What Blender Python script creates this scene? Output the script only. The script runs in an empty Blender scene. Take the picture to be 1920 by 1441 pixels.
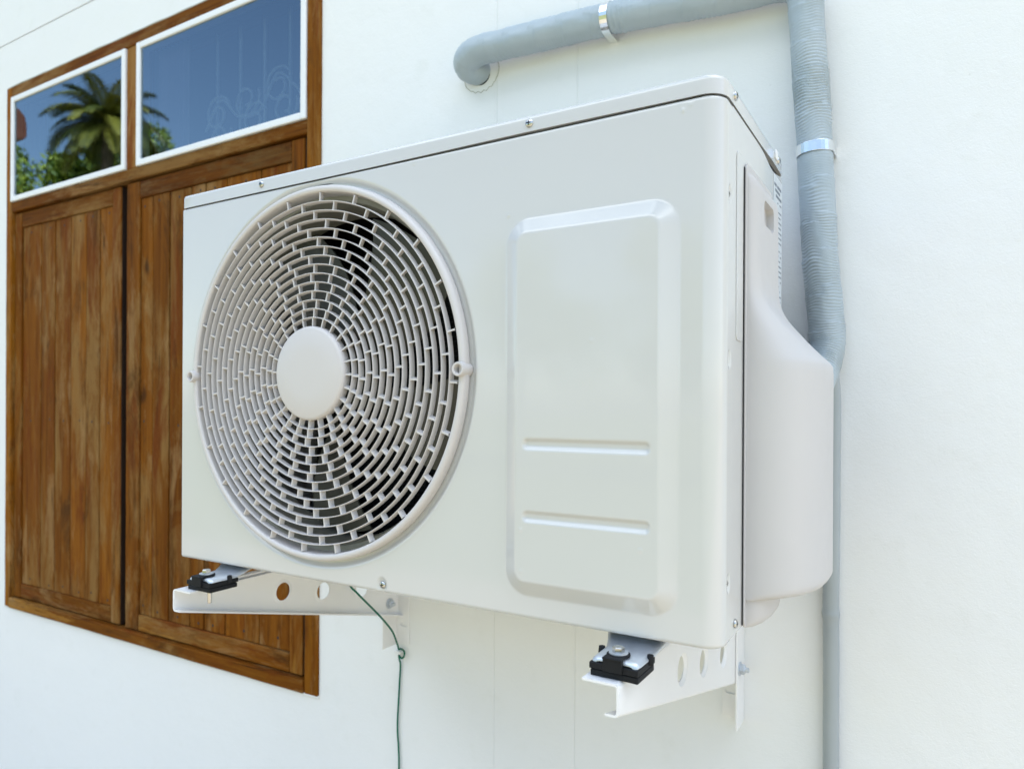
import bpy, bmesh, math, random
import numpy as np
from mathutils import Vector, Matrix
from mathutils import noise as mn
R = math.radians
sc = bpy.context.scene
col = sc.collection
random.seed(7)
rng = np.random.default_rng(5)

# ------------------------------------------------------------------ camera
F_PX, YAW, PITCH, ROLL = 1342.891, 0.53704, -0.0002, 0.0051
CAM = Vector((0.9975, -1.1351, 0.2307))
fw = Vector((-math.sin(YAW) * math.cos(PITCH), math.cos(YAW) * math.cos(PITCH), math.sin(PITCH)))
r0 = Vector((math.cos(YAW), math.sin(YAW), 0)); u0 = r0.cross(fw)
cr = r0 * math.cos(ROLL) + u0 * math.sin(ROLL)
cu = -r0 * math.sin(ROLL) + u0 * math.cos(ROLL)
cam_d = bpy.data.cameras.new('camera'); cam = bpy.data.objects.new('camera', cam_d); col.objects.link(cam)
M = Matrix.Identity(4)
for i in range(3):
    M[i][0] = cr[i]; M[i][1] = cu[i]; M[i][2] = -fw[i]; M[i][3] = CAM[i]
cam.matrix_world = M
cam_d.sensor_width = 36; cam_d.lens = F_PX / 1920 * 36
cam_d.shift_y = 43.6 / 1920
cam_d.clip_start = 0.02; cam_d.clip_end = 400
cam_d.dof.use_dof = True; cam_d.dof.focus_distance = 0.85; cam_d.dof.aperture_fstop = 6.3
sc.camera = cam

# ------------------------------------------------------------------ light
SUN_EL, SUN_ROT = R(48), R(50)          # behind the house: the wall stands in open shade
w = bpy.data.worlds.new('World'); sc.world = w; w.use_nodes = True
nt = w.node_tree; nt.nodes.clear()
out = nt.nodes.new('ShaderNodeOutputWorld'); bg = nt.nodes.new('ShaderNodeBackground')
sky = nt.nodes.new('ShaderNodeTexSky'); sky.sky_type = 'NISHITA'; sky.sun_disc = False
sky.sun_elevation = SUN_EL; sky.sun_rotation = SUN_ROT; sky.air_density = 1.0; sky.dust_density = 1.2; sky.ozone_density = 1.0
bg.inputs['Strength'].default_value = 0.10
tc = nt.nodes.new('ShaderNodeTexCoord')
mp = nt.nodes.new('ShaderNodeMapping'); mp.inputs['Scale'].default_value = (1.0, 1.0, 1.8)
cn = nt.nodes.new('ShaderNodeTexNoise'); cn.inputs['Scale'].default_value = 1.6; cn.inputs['Detail'].default_value = 7
cn.inputs['Roughness'].default_value = 0.55
crp = nt.nodes.new('ShaderNodeValToRGB'); crp.color_ramp.elements[0].position = 0.42; crp.color_ramp.elements[1].position = 0.60
sep = nt.nodes.new('ShaderNodeSeparateXYZ')
hi = nt.nodes.new('ShaderNodeMapRange'); hi.inputs['From Min'].default_value = 0.50; hi.inputs['From Max'].default_value = 0.72
mul = nt.nodes.new('ShaderNodeMath'); mul.operation = 'MULTIPLY'
mix = nt.nodes.new('ShaderNodeMixRGB'); mix.inputs['Color2'].default_value = (14.6, 15.9, 17.4, 1)
L = nt.links.new
L(tc.outputs['Generated'], mp.inputs['Vector']); L(mp.outputs['Vector'], cn.inputs['Vector']); L(cn.outputs['Fac'], crp.inputs['Fac'])
L(tc.outputs['Generated'], sep.inputs['Vector']); L(sep.outputs['Z'], hi.inputs['Value'])
L(crp.outputs['Color'], mul.inputs[0]); L(hi.outputs['Result'], mul.inputs[1])
L(mul.outputs[0], mix.inputs['Fac']); L(sky.outputs['Color'], mix.inputs['Color1'])
L(mix.outputs['Color'], bg.inputs['Color']); L(bg.outputs['Background'], out.inputs['Surface'])

sd = bpy.data.lights.new('sun', 'SUN'); sd.energy = 3.5; sd.angle = R(0.5); sd.color = (1.0, 0.95, 0.88)
so = bpy.data.objects.new('sun', sd); col.objects.link(so)
sdir = Vector((math.sin(SUN_ROT) * math.cos(SUN_EL), math.cos(SUN_ROT) * math.cos(SUN_EL), math.sin(SUN_EL)))
so.rotation_euler = sdir.to_track_quat('Z', 'Y').to_euler(); so.location = (2, 4, 6)
vs = sc.view_settings
vs.view_transform = 'Standard'; vs.look = 'None'; vs.gamma = 1; vs.exposure = 1.6
sc.render.engine = 'CYCLES'

# ------------------------------------------------------------------ materials
class NT:
    def __init__(s, name):
        s.m = bpy.data.materials.new(name); s.m.use_nodes = True; s.t = s.m.node_tree
        s.b = s.t.nodes['Principled BSDF']
        s.tc = s.t.nodes.new('ShaderNodeTexCoord')
    def n(s, kind, **kw):
        q = s.t.nodes.new('ShaderNode' + kind)
        for k, v in kw.items():
            if k in q.inputs: q.inputs[k].default_value = v
            else: setattr(q, k, v)
        return q
    def l(s, a, b): s.t.links.new(a, b)
    def noise(s, scale, detail=4, rough=.5, stretch=(1, 1, 1), w=None):
        m = s.n('Mapping'); m.inputs['Scale'].default_value = stretch
        s.l(s.tc.outputs['Object'], m.inputs['Vector'])
        n = s.n('TexNoise', Scale=scale, Detail=detail, Roughness=rough)
        s.l(m.outputs['Vector'], n.inputs['Vector'])
        return n
    def ramp(s, src, stops):
        r = s.n('ValToRGB'); e = r.color_ramp.elements
        while len(e) < len(stops): e.new(.5)
        for el, (p, c) in zip(e, stops):
            el.position = p; el.color = (*c, 1) if len(c) == 3 else c
        s.l(src, r.inputs['Fac']); return r
    def mixc(s, fac, a, b, mode='MIX'):
        q = s.n('MixRGB'); q.blend_type = mode
        for i, x in ((0, fac), (1, a), (2, b)):
            if isinstance(x, (int, float)): q.inputs[i].default_value = x
            elif isinstance(x, tuple): q.inputs[i].default_value = (*x, 1)
            else: s.l(x, q.inputs[i])
        return q.outputs[0]
    def bump(s, src, strength, dist, prev=None):
        b = s.n('Bump', Strength=strength, Distance=dist); s.l(src, b.inputs['Height'])
        if prev is not None: s.l(prev, b.inputs['Normal'])
        return b.outputs['Normal']
    def fin(s, base=None, rough=None, metal=None, normal=None, spec=None, coat=None, coatr=None):
        for k, v in (('Base Color', base), ('Roughness', rough), ('Metallic', metal), ('Normal', normal), ('Specular IOR Level', spec), ('Coat Weight', coat), ('Coat Roughness', coatr)):
            if v is None: continue
            if isinstance(v, (int, float)): s.b.inputs[k].default_value = v
            elif isinstance(v, tuple): s.b.inputs[k].default_value = (*v, 1)
            else: s.l(v, s.b.inputs[k])
        return s.m

def mat_paint(name, c, rough, dirt=.05, peel=.05, wav=0.0, coat=0.0, spec=.5):
    s = NT(name)
    n1 = s.noise(6, 4, .6); n2 = s.noise(60, 3, .6)
    d = tuple(x * (1 - dirt) for x in c)
    cc = s.mixc(s.ramp(n1.outputs['Fac'], [(.35, (0, 0, 0)), (.75, (1, 1, 1))]).outputs[0], c, d)
    rr = s.n('MapRange'); rr.inputs['To Min'].default_value = rough * .85; rr.inputs['To Max'].default_value = rough * 1.25
    s.l(n2.outputs['Fac'], rr.inputs['Value'])
    n3 = s.noise(900, 2, .5)
    nb = s.bump(n3.outputs['Fac'], peel, .0004)
    if wav:
        n4 = s.noise(9, 2, .5); nb = s.bump(n4.outputs['Fac'], wav, .01, nb)
    return s.fin(cc, rr.outputs[0], 0.0, nb, spec, coat, .06 if coat else None)

M_AC = mat_paint('ac_paint', (.585, .585, .57), .22, .008, .006, .10, .8)
M_PLAST = mat_paint('ac_plastic', (.545, .53, .525), .42, .03, .12, 0)
M_GRILLE = mat_paint('grille_plastic', (.60, .57, .555), .36, .02, .08, 0)
M_POCKET = mat_paint('pocket_shade', (.09, .082, .068), .5)  # same plastic as the cover, darkened to carry the shade inside the handle slot
M_SHROUD = mat_paint('shroud_paint', (.27, .26, .22), .45, .1)
M_BLADE = mat_paint('blade_plastic', (.065, .063, .048), .35, .15, .2)
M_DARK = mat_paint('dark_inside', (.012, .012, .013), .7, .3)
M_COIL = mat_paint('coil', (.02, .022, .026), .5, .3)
M_BRK = mat_paint('bracket_paint', (.82, .82, .82), .34, .04, .3)
M_RUB = mat_paint('black_rubber', (.010, .011, .013), .6, .3, .3, spec=.25)
M_PVC = mat_paint('grey_tube', (.36, .40, .42), .4, .12, .3)
M_WIRE = mat_paint('green_wire', (.0, .115, .068), .5, .1, spec=.08)
M_WHITEP = mat_paint('white_clip', (.8, .8, .8), .4)
M_LABEL = mat_paint('label_white', (.58, .62, .66), .35, .03)
M_INK = mat_paint('ink', (.17, .20, .24), .5)
M_PUTTY = mat_paint('putty', (.48, .48, .42), .8, .2, .6)

def mat_metal(name, c, rough, var=.25):
    s = NT(name)
    n1 = s.noise(45, 5, .65); n2 = s.noise(260, 3, .6)
    cc = s.mixc(n1.outputs['Fac'], tuple(x * (1 - var) for x in c), c)
    rr = s.n('MapRange'); rr.inputs['To Min'].default_value = rough * .7; rr.inputs['To Max'].default_value = rough * 1.4
    s.l(n1.outputs['Fac'], rr.inputs['Value'])
    return s.fin(cc, rr.outputs[0], 1.0, s.bump(n2.outputs['Fac'], .1, .0006))
M_GALV = mat_metal('galvanised', (.68, .73, .79), .38)
M_GALV.node_tree.nodes['Principled BSDF'].inputs['Metallic'].default_value = .65
M_SCREW = mat_metal('screw_steel', (.62, .62, .60), .22)
M_CLAMP = mat_metal('clamp_alu', (.86, .87, .88), .22, .12)

def mat_wall():
    s = NT('plaster_wall')
    n1 = s.noise(1.3, 5, .6); n2 = s.noise(14, 5, .65); n3 = s.noise(170, 4, .6); n4 = s.noise(18, 2, .5, (1, 1, 1))
    c = s.mixc(s.ramp(n1.outputs['Fac'], [(.3, (0, 0, 0)), (.72, (1, 1, 1))]).outputs[0], (.83, .835, .83), (.80, .81, .81))
    c = s.mixc(s.ramp(n2.outputs['Fac'], [(.58, (0, 0, 0)), (.8, (.42, .42, .42))]).outputs[0], c, (.72, .73, .70))
    # tiny dirt specks
    v = s.n('TexVoronoi', Scale=9.0); v.feature = 'F1'; s.l(s.tc.outputs['Object'], v.inputs['Vector'])
    sp = s.ramp(v.outputs['Distance'], [(.0, (1, 1, 1)), (.022, (0, 0, 0))])
    wn = s.noise(4.7, 1); gate = s.ramp(wn.outputs['Fac'], [(.44, (0, 0, 0)), (.48, (1, 1, 1))])
    fac = s.mixc(1.0, sp.outputs[0], gate.outputs[0], 'MULTIPLY')
    c = s.mixc(fac, c, (.42, .42, .40))
    # vertical board joints under the paint
    sx = s.n('SeparateXYZ'); s.l(s.tc.outputs['Object'], sx.inputs[0])
    prev = None; hs = []
    for x0 in (.2850, .4515, 1.62, -1.93):
        a = s.n('Math', operation='SUBTRACT'); s.l(sx.outputs[0], a.inputs[0]); a.inputs[1].default_value = x0
        b = s.n('Math', operation='ABSOLUTE'); s.l(a.outputs[0], b.inputs[0])
        m = s.n('MapRange'); m.inputs['From Min'].default_value = .0006; m.inputs['From Max'].default_value = .0022
        s.l(b.outputs[0], m.inputs['Value']); hs.append(m.outputs[0])
    h = hs[0]
    for q in hs[1:]:
        m = s.n('Math', operation='MINIMUM'); s.l(h, m.inputs[0]); s.l(q, m.inputs[1]); h = m.outputs[0]
    nb = s.bump(h, .6, .0014)
    nb = s.bump(n3.outputs['Fac'], .26, .0016, nb)
    n5 = s.noise(420, 3, .6); nb = s.bump(n5.outputs['Fac'], .4, .0008, nb)
    nb = s.bump(n4.outputs['Fac'], .25, .006, nb)
    return s.fin(c, .62, 0.0, nb, .35)
M_WALL = mat_wall()

def mat_wood(name, vert=True, dark=1.0, warm=1.0):
    s = NT(name)
    at = s.n('Attribute'); at.attribute_name = 'rnd'
    off = s.n('VectorMath', operation='SCALE'); s.l(at.outputs['Color'], off.inputs[0]); off.inputs['Scale'].default_value = 37.0
    ad = s.n('VectorMath', operation='ADD'); s.l(s.tc.outputs['Object'], ad.inputs[0]); s.l(off.outputs[0], ad.inputs[1])
    def nz(scale, st, det=6, ro=.6, dist=0):
        m = s.n('Mapping'); m.inputs['Scale'].default_value = st if vert else (st[2], st[1], st[0])
        s.l(ad.outputs[0], m.inputs['Vector'])
        n = s.n('TexNoise', Scale=scale, Detail=det, Roughness=ro, Distortion=dist); s.l(m.outputs[0], n.inputs['Vector']); return n.outputs['Fac']
    grain = nz(70, (1, 1, .045), 6, .65, .6)
    fine = nz(330, (1, 1, .03), 3, .6)
    patch = nz(15, (1, 1, .16), 6, .68)
    patch2 = nz(19, (1, 1, .10), 6, .75)
    knots = nz(11, (1, 1, .55), 2, .5)
    k = dark
    base = s.ramp(grain, [(.30, (.120 * k, .036 * k, .003 * k)), (.5, (.190 * k, .064 * k * warm, .006 * k)), (.70, (.250 * k, .092 * k * warm, .009 * k))]).outputs[0]
    hue = s.ramp(at.outputs['Fac'], [(0, (.70, .68, .70)), (.5, (1.0, .97, .95)), (1, (1.22, 1.22, 1.2))]).outputs[0]
    base = s.mixc(.9, base, hue, 'MULTIPLY')
    def brush(scale, st, lo, hi_, amt, det=7, ro=.72, dist=.5):
        return s.ramp(nz(scale, st, det, ro, dist), [(lo, (0, 0, 0)), (hi_, (amt, amt, amt))]).outputs[0]
    c = s.mixc(brush(7, (1, 1, .28), .48, .60, .75), base, (.270 * k, .150 * k, .048 * k))       # worn, bare
    c = s.mixc(brush(12, (1, 1, .22), .55, .64, .6), c, (.330 * k, .195 * k, .080 * k))          # driest streaks
    c = s.mixc(brush(9, (1, 1, .20), .53, .62, .85), c, (.150 * k, .036 * k, .004 * k))           # thick red varnish
    c = s.mixc(brush(11, (1, 1, .30), .54, .66, .8), c, (.070 * k, .028 * k, .006 * k))
    c = s.mixc(brush(34, (1, 1, .10), .60, .68, .7), c, (.045 * k, .020 * k, .006 * k))          # dark stain
    kn = s.ramp(knots, [(.70, (0, 0, 0)), (.76, (.8, .8, .8))]).outputs[0]
    c = s.mixc(kn, c, (.045, .018, .006))
    sx = s.n('SeparateXYZ'); s.l(s.tc.outputs['Object'], sx.inputs[0])
    zf = s.n('MapRange'); zf.inputs['From Min'].default_value = .15; zf.inputs['From Max'].default_value = -.2
    s.l(sx.outputs[2], zf.inputs['Value'])
    ppr = brush(13, (1, 1, .16), .58, .62, 1)
    fz = s.mixc(1.0, ppr, zf.outputs[0], 'MULTIPLY')
    c = s.mixc(fz, c, (.50 * k, .25 * k, .045 * k))
    crk = nz(95, (1, 1, .02), 4, .7)
    c = s.mixc(s.ramp(crk, [(.68, (0, 0, 0)), (.71, (.8, .8, .8))]).outputs[0], c, (.020, .008, .003))
    f2 = s.ramp(fine, [(.3, (.78, .76, .74)), (.6, (1, 1, 1))]).outputs[0]
    c = s.mixc(.8, c, f2, 'MULTIPLY')
    rr = s.n('MapRange'); rr.inputs['To Min'].default_value = .5; rr.inputs['To Max'].default_value = .75
    s.l(patch, rr.inputs['Value'])
    nb = s.bump(grain, .35, .0015); nb = s.bump(fine, .25, .0008, nb)
    return s.fin(c, rr.outputs[0], 0.0, nb, .05)
M_WOODV = mat_wood('wood_vertical', True, .92)
M_WOODH = mat_wood('wood_horizontal', False, .9)
M_WOODW = mat_wood('wood_weathered', False, .50, .95)
M_WOODF = mat_wood('wood_frame_upright', True, 1.15, 1.08)
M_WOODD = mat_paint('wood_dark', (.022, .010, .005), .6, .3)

def mat_glass():
    s = NT('blue_glass')
    s.t.nodes.remove(s.b)
    o = [n for n in s.t.nodes if n.type == 'OUTPUT_MATERIAL'][0]
    tr = s.n('BsdfTransparent'); tr.inputs[0].default_value = (.75, .85, .95, 1)
    gl = s.n('BsdfGlossy', Roughness=.012); gl.inputs[0].default_value = (.72, .90, 1, 1)
    fr = s.n('Fresnel', IOR=3.1)
    mx = s.n('MixShader'); s.l(fr.outputs[0], mx.inputs[0]); s.l(tr.outputs[0], mx.inputs[1]); s.l(gl.outputs[0], mx.inputs[2])
    s.l(mx.outputs[0], o.inputs[0]); return s.m
M_GLASS = mat_glass()
M_ALU = mat_paint('white_aluminium', (.84, .85, .86), .35, .03)
M_CURT = mat_paint('curtain', (.42, .34, .46), .8, .1)
M_ROOM = mat_paint('room', (.10, .11, .13), .9, .2)
M_IRON = mat_paint('scroll_iron', (.9, .92, .95), .5, .1)
M_BROWN = mat_paint('brown_board', (.16, .05, .025), .5, .2)

def mat_tape():
    s = NT('pipe_tape')
    n1 = s.noise(16, 4, .6); n2 = s.noise(120, 4, .6, (1, 1, 3))
    c = s.mixc(n1.outputs['Fac'], (.33, .40, .445), (.44, .50, .54))
    nb = s.bump(n2.outputs['Fac'], .3, .0012)
    return s.fin(c, .42, 0.0, nb, .45)
M_TAPE = mat_tape()

def mat_leaf(name, a, b):
    s = NT(name)
    at = s.n('Attribute'); at.attribute_name = 'rnd'
    c = s.ramp(at.outputs['Fac'], [(0, a), (1, b)]).outputs[0]
    s.fin(c, .45, 0.0, None, .4)
    s.b.inputs['Transmission Weight'].default_value = 0
    return s.m
M_PALM = mat_leaf('palm_leaf', (.022, .050, .008), (.26, .24, .035))
M_LEAF = mat_leaf('tree_leaf', (.06, .14, .015), (.30, .36, .04))
M_BARK = mat_paint('bark', (.16, .13, .10), .85, .4, 1)
def mat_ground():
    s = NT('yard_concrete')
    n1 = s.noise(.6, 5, .6); n2 = s.noise(40, 4, .7)
    c = s.mixc(n1.outputs['Fac'], (.29, .24, .165), (.40, .34, .25))
    c = s.mixc(.4, c, s.ramp(n2.outputs['Fac'], [(.3, (.6, .6, .6)), (.7, (1, 1, 1))]).outputs[0], 'MULTIPLY')
    return s.fin(c, .85, 0.0, s.bump(n2.outputs['Fac'], .4, .005))
M_GROUND = mat_ground()
def mat_grass():
    s = NT('lawn'); n1 = s.noise(2, 6, .7)
    return s.fin(s.mixc(n1.outputs['Fac'], (.09, .13, .03), (.20, .19, .06)), .9)
M_LAWN = mat_grass()

# ------------------------------------------------------------------ mesh helpers
class MB:
    def __init__(s): s.v = []; s.f = []; s.m = []; s.r = []
    def add(s, v, f, mi=0, rnd=None):
        o = len(s.v); s.v += [tuple(p) for p in v]; s.f += [tuple(i + o for i in q) for q in f]
        s.m += [mi] * len(f); s.r += [random.random() if rnd is None else rnd] * len(f)
    def box(s, x0, x1, y0, y1, z0, z1, mi=0, rnd=None):
        v = [(x, y, z) for z in (z0, z1) for y in (y0, y1) for x in (x0, x1)]
        s.add(v, [(0, 2, 3, 1), (4, 5, 7, 6), (0, 1, 5, 4), (2, 6, 7, 3), (0, 4, 6, 2), (1, 3, 7, 5)], mi, rnd)
    def lathe(s, c, prof, n=48, axis='y', mi=0, closed=False, a0=0.0):
        """prof: (radius, offset along axis)"""
        v = []; f = []; k = len(prof)
        for i in range(n):
            a = a0 + 2 * math.pi * i / n; ca, sa = math.cos(a), math.sin(a)
            for r, h in prof:
                if axis == 'y': v.append((c[0] + r * ca, c[1] + h, c[2] + r * sa))
                elif axis == 'x': v.append((c[0] + h, c[1] + r * ca, c[2] + r * sa))
                else: v.append((c[0] + r * ca, c[1] + r * sa, c[2] + h))
        for i in range(n):
            j = (i + 1) % n
            for q in range(k if closed else k - 1):
                q2 = (q + 1) % k
                f.append((i * k + q, i * k + q2, j * k + q2, j * k + q))
        s.add(v, f, mi)
    def tube(s, pts, rad, n=12, mi=0, caps=True):
        pts = [Vector(p) for p in pts]; v = []; f = []
        t = (pts[1] - pts[0]).normalized()
        a = t.orthogonal().normalized()
        for i, p in enumerate(pts):
            t2 = (pts[min(i + 1, len(pts) - 1)] - pts[max(i - 1, 0)]).normalized()
            a = (a - t2 * a.dot(t2)).normalized(); b = t2.cross(a)
            for k in range(n):
                an = 2 * math.pi * k / n
                r = rad(i, an) if callable(rad) else rad
                v.append(p + a * (r * math.cos(an)) + b * (r * math.sin(an)))
        for i in range(len(pts) - 1):
            for k in range(n):
                k2 = (k + 1) % n
                f.append((i * n + k, i * n + k2, (i + 1) * n + k2, (i + 1) * n + k))
        if caps:
            f.append(tuple(range(n - 1, -1, -1))); f.append(tuple((len(pts) - 1) * n + k for k in range(n)))
        s.add(v, f, mi)
    def prism(s, poly, axis, a, b, mi=0, rnd=None):
        """poly in the two remaining axes, extruded along axis from a to b"""
        def mk(p, h):
            return {'x': (h, p[0], p[1]), 'y': (p[0], h, p[1]), 'z': (p[0], p[1], h)}[axis]
        n = len(poly)
        v = [mk(p, a) for p in poly] + [mk(p, b) for p in poly]
        f = [tuple(range(n)), tuple(range(2 * n - 1, n - 1, -1))] + [(i, i + n, (i + 1) % n + n, (i + 1) % n) for i in range(n)]
        s.add(v, f, mi, rnd)
    def build(s, name, mats, parent=None, smooth=False, bevel=0, seg=2, angle=40, fixn=True):
        me = bpy.data.meshes.new(name)
        off = parent_off(parent)
        v = [(p[0] - off[0], p[1] - off[1], p[2] - off[2]) for p in s.v]
        me.from_pydata(v, [], s.f)
        if not isinstance(mats, (list, tuple)): mats = [mats]
        for m in mats: me.materials.append(m)
        me.polygons.foreach_set('material_index', s.m)
        at = me.attributes.new('rnd', 'FLOAT_COLOR', 'FACE')
        c = np.ones((len(s.f), 4), np.float32); rr = np.array(s.r, np.float32)
        c[:, 0] = rr; c[:, 1] = rr; c[:, 2] = rr
        at.data.foreach_set('color', c.ravel())
        if fixn:
            bm = bmesh.new(); bm.from_mesh(me); bmesh.ops.recalc_face_normals(bm, faces=bm.faces); bm.to_mesh(me); bm.free()
        if smooth:
            me.polygons.foreach_set('use_smooth', [True] * len(me.polygons))
            me.set_sharp_from_angle(angle=R(angle))
        me.update()
        o = bpy.data.objects.new(name, me); col.objects.link(o)
        if parent is not None: o.parent = parent
        if bevel:
            b = o.modifiers.new('bevel', 'BEVEL'); b.width = bevel; b.segments = seg; b.limit_method = 'ANGLE'; b.angle_limit = R(35)
        return o
def parent_off(p):
    o = Vector((0, 0, 0))
    while p is not None: o += p.location; p = p.parent
    return o
def tag(o, label, cat, group=None, kind=None):
    if label: o['label'] = label
    if cat: o['category'] = cat
    if group: o['group'] = group
    if kind: o['kind'] = kind
    return o
def thing(name, loc, label, cat, group=None):
    o = bpy.data.objects.new(name, None); col.objects.link(o); o.location = loc; o.empty_display_size = .05
    return tag(o, label, cat, group)
def boolean(o, cutters):
    for c in cutters:
        m = o.modifiers.new('cut', 'BOOLEAN'); m.operation = 'DIFFERENCE'; m.object = c; m.solver = 'EXACT'
    dg = bpy.context.evaluated_depsgraph_get(); dg.update()
    me = bpy.data.meshes.new_from_object(o.evaluated_get(dg))
    o.modifiers.clear(); o.data = me
    for c in cutters: bpy.data.objects.remove(c, do_unlink=True)
    return o
def curve(pts, n=12):
    """Catmull-Rom through pts"""
    P = [Vector(p) for p in pts]; P = [P[0] * 2 - P[1]] + P + [P[-1] * 2 - P[-2]]; o = []
    for i in range(1, len(P) - 2):
        for k in range(n):
            t = k / n
            o.append(.5 * ((2 * P[i]) + (P[i + 1] - P[i - 1]) * t + (2 * P[i - 1] - 5 * P[i] + 4 * P[i + 1] - P[i + 2]) * t * t + (-P[i - 1] + 3 * P[i] - 3 * P[i + 1] + P[i + 2]) * t ** 3))
    o.append(P[-2]); return o
def resample(pts, step):
    o = [pts[0]]; acc = 0
    for a, b in zip(pts, pts[1:]):
        d = (b - a).length; t = step - acc
        while t <= d: o.append(a + (b - a) * (t / d)); t += step
        acc = (acc + d) % step if d < step - acc + 1e-12 else d - (t - step)
    return o
def rrect(x0, x1, z0, z1, r, n=6):
    o = []
    for cx, cz, a in ((x1 - r, z0 + r, -90), (x1 - r, z1 - r, 0), (x0 + r, z1 - r, 90), (x0 + r, z0 + r, 180)):
        for k in range(n + 1):
            t = R(a + 90 * k / n); o.append((cx + r * math.cos(t), cz + r * math.sin(t)))
    return o
def screw(parent, p, axis, r, name='screw', m=None):
    """pan-head cross screw; axis '-y' or '+x'"""
    b = MB(); h = r * .55
    prof = [(r, .0), (r, h * .25), (r * .93, h * .55), (r * .7, h * .85), (r * .35, h), (.00001, h)]
    if axis == '-y':
        b.lathe(p, [(a, -q) for a, q in prof], 24, 'y')
        for s_ in (0, 1):
            a, c = (r * .55, r * .12) if s_ else (r * .12, r * .55)
            b.box(p[0] - a, p[0] + a, p[1] - h * 1.04, p[1] - h * .5, p[2] - c, p[2] + c, 1)
    else:
        b.lathe(p, prof, 24, 'x')
        for s_ in (0, 1):
            a, c = (r * .55, r * .12) if s_ else (r * .12, r * .55)
            b.box(p[0] + h * .5, p[0] + h * 1.04, p[1] - a, p[1] + a, p[2] - c, p[2] + c, 1)
    return b.build(name, [m or M_SCREW, M_DARK], parent, True)

# ------------------------------------------------------------------ setting: ground, lawn
GZ = -1.35
b = MB(); b.box(-60, 60, -5.2, 8, GZ - .3, GZ); g = b.build('ground', M_GROUND); tag(g, None, None, None, 'structure')
b = MB(); b.add([(-90, -120, GZ - .02), (90, -120, GZ - .02), (90, -5.2, GZ - .02), (-90, -5.2, GZ - .02)], [(0, 1, 2, 3)])
tag(b.build('lawn', M_LAWN), None, None, None, 'structure')

# ------------------------------------------------------------------ house wall (with the window opening)
WX0, WX1, WZ0, WZ1 = -1.5445, -0.1675, -0.4045, 1.2305       # outer edge of the timber frame
b = MB()
X = [-8, WX0, WX1, 2.3]; Z = [GZ, WZ0, WZ1, 1.3775, 1.3815, 2.9]
for i in range(3):
    for k in range(5):
        if i == 1 and k == 1: continue
        y = .008 if k == 3 else 0.0
        nx = 1
        b.box(X[i], X[i + 1], y, .14, Z[k], Z[k + 1], 1 if k == 3 else 0)
wall = b.build('house_wall', [M_WALL, M_WOODD])
bm = bmesh.new(); bm.from_mesh(wall.data); bmesh.ops.remove_doubles(bm, verts=bm.verts, dist=1e-5)
seen = {}
for f in list(bm.faces):                                       # drop the doubled inner faces
    seen.setdefault(tuple(round(c, 4) for c in f.calc_center_median()), []).append(f)
bmesh.ops.delete(bm, geom=[f for v in seen.values() if len(v) > 1 for f in v], context='FACES_ONLY')
bm.to_mesh(wall.data); bm.free()
tag(wall, 'white painted plaster house wall with faint vertical board joints', 'wall')
b = MB()
for a in ((-2.2, -2.15, .14, 2.2, -.8, 1.9), (.6, .65, .14, 2.2, -.8, 1.9), (-2.2, .65, 2.2, 2.25, -.8, 1.9), (-2.2, .65, .14, 2.25, -.85, -.8), (-2.2, .65, .14, 2.25, 1.9, 1.95)):
    b.box(*a)
b.build('room', M_ROOM, wall)
# hairline cracks in the paint, bottom right and below the window
for pts in ([(.825, -.0004, -.312), (.87, -.0004, -.306), (.9, -.0004, -.310), (.96, -.0004, -.305), (1.05, -.0004, -.312)],):
    b = MB(); b.tube(curve(pts, 6), .00045, 6); b.build('crack', M_PUTTY, wall)

# ------------------------------------------------------------------ shuttered window
win = thing('shuttered_window', ((WX0 + WX1) / 2, 0, WZ0), 'wooden casement window with two closed brown plank shutters under two blue fanlight panes', 'window')
def wood(name, boxes, mats, parent, bev=.0018, wob=True):
    b = MB()
    for q in boxes:
        x0, x1, y0, y1, z0, z1 = q[:6]; rnd = random.random(); mi = q[6] if len(q) > 6 else 0
        horiz = (x1 - x0) > (z1 - z0); n = max(1, int(((x1 - x0) if horiz else (z1 - z0)) / .03)); v = []; f = []
        am = .0011 if wob else 0
        for i in range(n + 1):
            t = i / n
            def nz(k, s): return am * mn.noise(Vector((t * (x1 - x0 + z1 - z0) * 9, k * 7.3 + rnd * 50, s)))
            if horiz:
                x = x0 + (x1 - x0) * t; v += [(x, y0 + nz(0, 1) * .6, z0 + nz(1, 1)), (x, y1, z0), (x, y1, z1), (x, y0 + nz(0, 2) * .6, z1 + nz(2, 1))]
            else:
                z = z0 + (z1 - z0) * t; v += [(x0 + nz(1, 1), y0 + nz(0, 1) * .6, z), (x0, y1, z), (x1, y1, z), (x1 + nz(2, 1), y0 + nz(0, 2) * .6, z)]
        f = [(0, 1, 2, 3), (4 * n + 3, 4 * n + 2, 4 * n + 1, 4 * n)]
        for i in range(n):
            for j in range(4): f.append((4 * i + j, 4 * i + (j + 1) % 4, 4 * i + 4 + (j + 1) % 4, 4 * i + 4 + j))
        b.add(v, f, mi, rnd)
    return b.build(name, mats, parent, bevel=bev)
FY = -.006
ZT0, ZT1 = .8365, .868      # transom rail
wood('frame', [
    (WX0, -1.513, FY, .10, WZ0, WZ1, 1), (-.2085, WX1, FY, .10, WZ0, WZ1, 1),
    (-1.513, -.2085, FY, .10, 1.197, WZ1, 0), (-1.513, -.2085, FY + .001, .10, ZT0, ZT1, 0),
    (-1.513, -.2085, FY - .004, .10, WZ0, -.374, 0), (-.896, -.8455, FY + .002, .10, ZT1, 1.197, 1)],
    [M_WOODH, M_WOODF], win, .003)
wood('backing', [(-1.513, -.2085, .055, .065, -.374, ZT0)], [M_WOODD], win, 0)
b = MB()
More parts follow.
